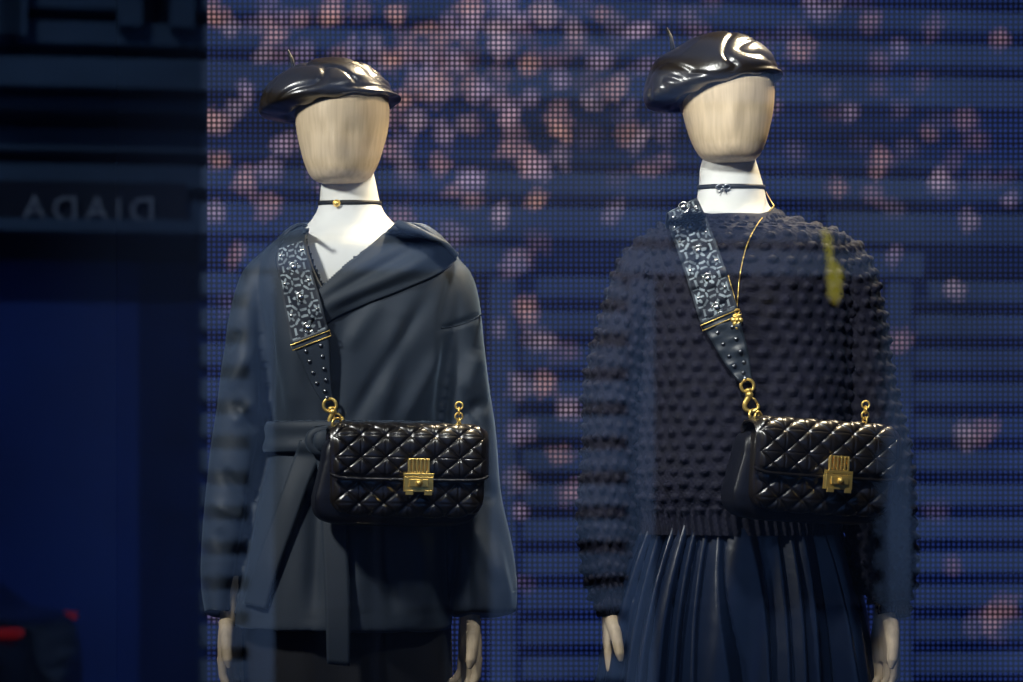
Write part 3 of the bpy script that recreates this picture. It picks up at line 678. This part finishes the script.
M['shopblue']=mat('shop_blue_panel',(0.010,0.05,0.30),0.5,var=0.25,vscale=1)
M['pane']=mat('dark_window',(0.015,0.02,0.03),0.15)
a=Acc(); a.box((fx(75),-0.30,1.0),(1.7,0.05,3.0)); a.box((fx(180),-0.30,1.0),(0.5,0.05,3.0)); a.box((-8,-0.30,1.0),(6,0.05,3.1)); a.obj('shop_panels',M['shopblue'],fac,False)
a=Acc()
for (ax,bx,az,bz) in openings[1:]:
    a.box(((ax+bx)/2,-0.44,(az+bz)/2),(bx-ax,0.03,bz-az))
a.obj('window_panes',M['pane'],fac,False)
a=Acc()
for (ax,bx,az,bz) in openings[1:]:
    a.box(((ax+bx)/2,-0.40,(az+bz)/2),(0.06,0.06,bz-az))
    for q in range(1,4): a.box(((ax+bx)/2,-0.40,az+(bz-az)*q/4),(bx-ax,0.05,0.05))
a.obj('window_mullions',M['stonedark'],fac,False)
M['sign']=mat('sign_metal',(0.40,0.42,0.46),0.5)
M['signboard']=mat('sign_board',(0.012,0.016,0.03),0.7)
a=Acc(); a.box((fx(88),0.09,fz_(218)),(1.35,0.04,0.36)); a.obj('sign_board',M['signboard'],fac,False)
tcu=bpy.data.curves.new('sign_letters','FONT'); tcu.body='DIADA'; tcu.size=0.23; tcu.extrude=0.02; tcu.space_character=1.3; tcu.align_x='CENTER'
to=bpy.data.objects.new('sign_letters',tcu); scene.collection.objects.link(to); to.parent=fac; to.rotation_euler=(math.pi/2,0,math.pi); to.location=(fx(96),0.14,fz_(230)); tcu.materials.append(M['sign'])
M['addedglow']=mat('added_yellow_glow',(0.9,0.8,0.1),0.4); bb=M['addedglow'].node_tree.nodes['Principled BSDF']; bb.inputs['Emission Color'].default_value=(1.0,0.80,0.06,1); bb.inputs['Emission Strength'].default_value=1.2  # made-up emitter, added to give a yellow streak in the pane's reflection
lx=fx(823); lz=fz_(270); a=Acc()
a.pipe([(lx+0.01,0.5,lz-0.24),(lx,0.5,lz-0.19),(lx,0.5,lz-0.02),(lx-0.03,0.5,lz+0.05),(lx-0.05,0.5,lz+0.20),(lx-0.08,0.5,lz+0.25)],[0.01,0.045,0.055,0.02,0.03,0.01],14); a.obj('added_yellow_glow',M['addedglow'],fac)
a=Acc(); a.pipe([(lx,0.05,lz+0.35),(lx,0.3,lz+0.42),(lx-0.07,0.5,lz+0.36),(lx-0.08,0.5,lz+0.25)],0.012,8); a.obj('added_glow_bracket',M['bronze'],fac)  # invented bracket that carries the added yellow glow

# ------------------------------------------------------------------ parked car
car=empty('parked_car',((40-CXP)*(9.0+CY)/F-2.05,2*GLASS-9.0,SG-0.1))
M['carpaint']=mat('car_paint',(0.014,0.018,0.030),0.25,coat=0.6); M['tyre']=mat('tyre_rubber',(0.01,0.01,0.01),0.8); M['rim']=mat('wheel_rim',(0.4,0.4,0.42),0.3,metal=0.8)
M['tail']=mat('tail_lamp',(0.4,0.01,0.01),0.3); M['tail'].node_tree.nodes['Principled BSDF'].inputs['Emission Color'].default_value=(1,0.03,0.02,1); M['tail'].node_tree.nodes['Principled BSDF'].inputs['Emission Strength'].default_value=0.5
M['carglass']=mat('car_glass',(0.02,0.025,0.035),0.05)
prof=[(-2.15,0.35,0.62,0.75),(-2.1,0.28,0.72,0.82),(-1.6,0.25,0.86,0.88),(-1.0,0.25,0.95,0.90),(0,0.25,0.98,0.90),(1.2,0.25,1.0,0.90),(1.9,0.27,1.0,0.86),(2.1,0.32,0.95,0.80),(2.15,0.42,0.8,0.72)]
c=cr(prof,50); th=np.linspace(0,2*math.pi,40,endpoint=False); G=np.zeros((50,40,3)); cs,sn=np.cos(th),np.sin(th)
G[...,0]=c[:,0][:,None]; G[...,1]=c[:,3][:,None]*np.sign(cs)*abs(cs)**0.4; G[...,2]=((c[:,1]+c[:,2])/2)[:,None]+((c[:,2]-c[:,1])/2)[:,None]*np.sign(sn)*abs(sn)**0.5
a=Acc(); a.grid(G); a.obj('car_body',M['carpaint'],car)
def cabin(nm,x0b,x1b,x0t,x1t,zb,zt,wb,wt,m):
    a=Acc(); a.add([(x0b,-wb,zb),(x1b,-wb,zb),(x1b,wb,zb),(x0b,wb,zb),(x0t,-wt,zt),(x1t,-wt,zt),(x1t,wt,zt),(x0t,wt,zt)],[(0,3,2,1),(4,5,6,7),(0,1,5,4),(1,2,6,5),(2,3,7,6),(3,0,4,7)])
    o=a.obj(nm,m,car,False); b=o.modifiers.new('b','BEVEL'); b.width=0.06; b.segments=4
cabin('car_windows',-1.25,1.95,-0.5,1.35,0.92,1.38,0.80,0.62,M['carglass']); cabin('car_roof',-0.62,1.45,-0.45,1.3,1.34,1.43,0.66,0.58,M['carpaint'])
a=Acc(); b2=Acc()
for x in(-1.35,1.3):
    for s in(-1,1):
        a.torus((x,s*0.80,0.31),0.24,0.09,n=28,m=12); b2.ball((x,s*0.82,0.31),0.19,10,(1,0.25,1))
a.obj('tyres',M['tyre'],car); b2.obj('rims',M['rim'],car)
a=Acc()
for s in(-1,1): a.box((1.98,s*0.76,0.92),(0.26,0.16,0.05))
o=a.obj('tail_lamps',M['tail'],car,False); b=o.modifiers.new('b','BEVEL'); b.width=0.02

# ------------------------------------------------------------------ lights
M['lampmetal']=mat('lamp_housing',(0.02,0.02,0.02),0.5)
def spot(loc,tgt,en,col,size=math.radians(70),rad=0.12):
    r=empty('track_spotlight'); l=bpy.data.lights.new('lamp','SPOT'); l.energy=en; l.color=col; l.spot_size=size; l.spot_blend=0.8; l.shadow_soft_size=rad
    o=bpy.data.objects.new('lamp',l); scene.collection.objects.link(o); o.location=loc; dr=Vector(tgt)-Vector(loc); o.rotation_euler=dr.to_track_quat('-Z','Y').to_euler(); o.parent=r
    a=Acc(); dn=dr.normalized(); L=Vector(loc); a.pipe([L-dn*0.20,L-dn*0.195,L-dn*0.14,L-dn*0.125],[0.02,0.05,0.055,0.05],20); q=L-dn*0.17; a.pipe([q,Vector((q.x,q.y,ZT))],0.01,8)
    a.obj('housing',M['lampmetal'],r)
W=(1.0,0.92,0.80)
spot((-1.15,-0.95,2.12),(-0.27,0,1.45),94,W,rad=0.08)
spot((0.15,-1.05,2.15),(0.36,0,1.45),72,W,rad=0.08)
W2=(1.0,0.74,0.44)
spot((0.75,0.22,2.30),(0.40,0.0,1.70),95,W2,rad=0.08)
spot((0.05,0.22,2.30),(-0.25,0.0,1.65),95,W2,rad=0.08)
sun=bpy.data.lights.new('sun','SUN'); sun.energy=3.0; sun.color=(0.60,0.76,1.0); sun.angle=math.radians(3)
so=bpy.data.objects.new('sun',sun); scene.collection.objects.link(so); so.rotation_euler=Vector((0.35,-1,-0.75)).to_track_quat('-Z','Y').to_euler()
w=bpy.data.worlds.new('sky'); scene.world=w; w.use_nodes=True; bg=w.node_tree.nodes['Background']; bg.inputs[0].default_value=(0.20,0.42,1.0,1); bg.inputs[1].default_value=0.6

cam=bpy.data.cameras.new('camera'); co=bpy.data.objects.new('camera',cam); scene.collection.objects.link(co); scene.camera=co
cam.sensor_width=36; cam.lens=F*36/1023.; co.location=CAM; co.rotation_euler=(math.pi/2,0,0); cam.shift_y=(HZ-341)/1023.
cam.clip_start=0.05; cam.dof.use_dof=True; cam.dof.focus_distance=CY-0.12; cam.dof.aperture_fstop=5.0
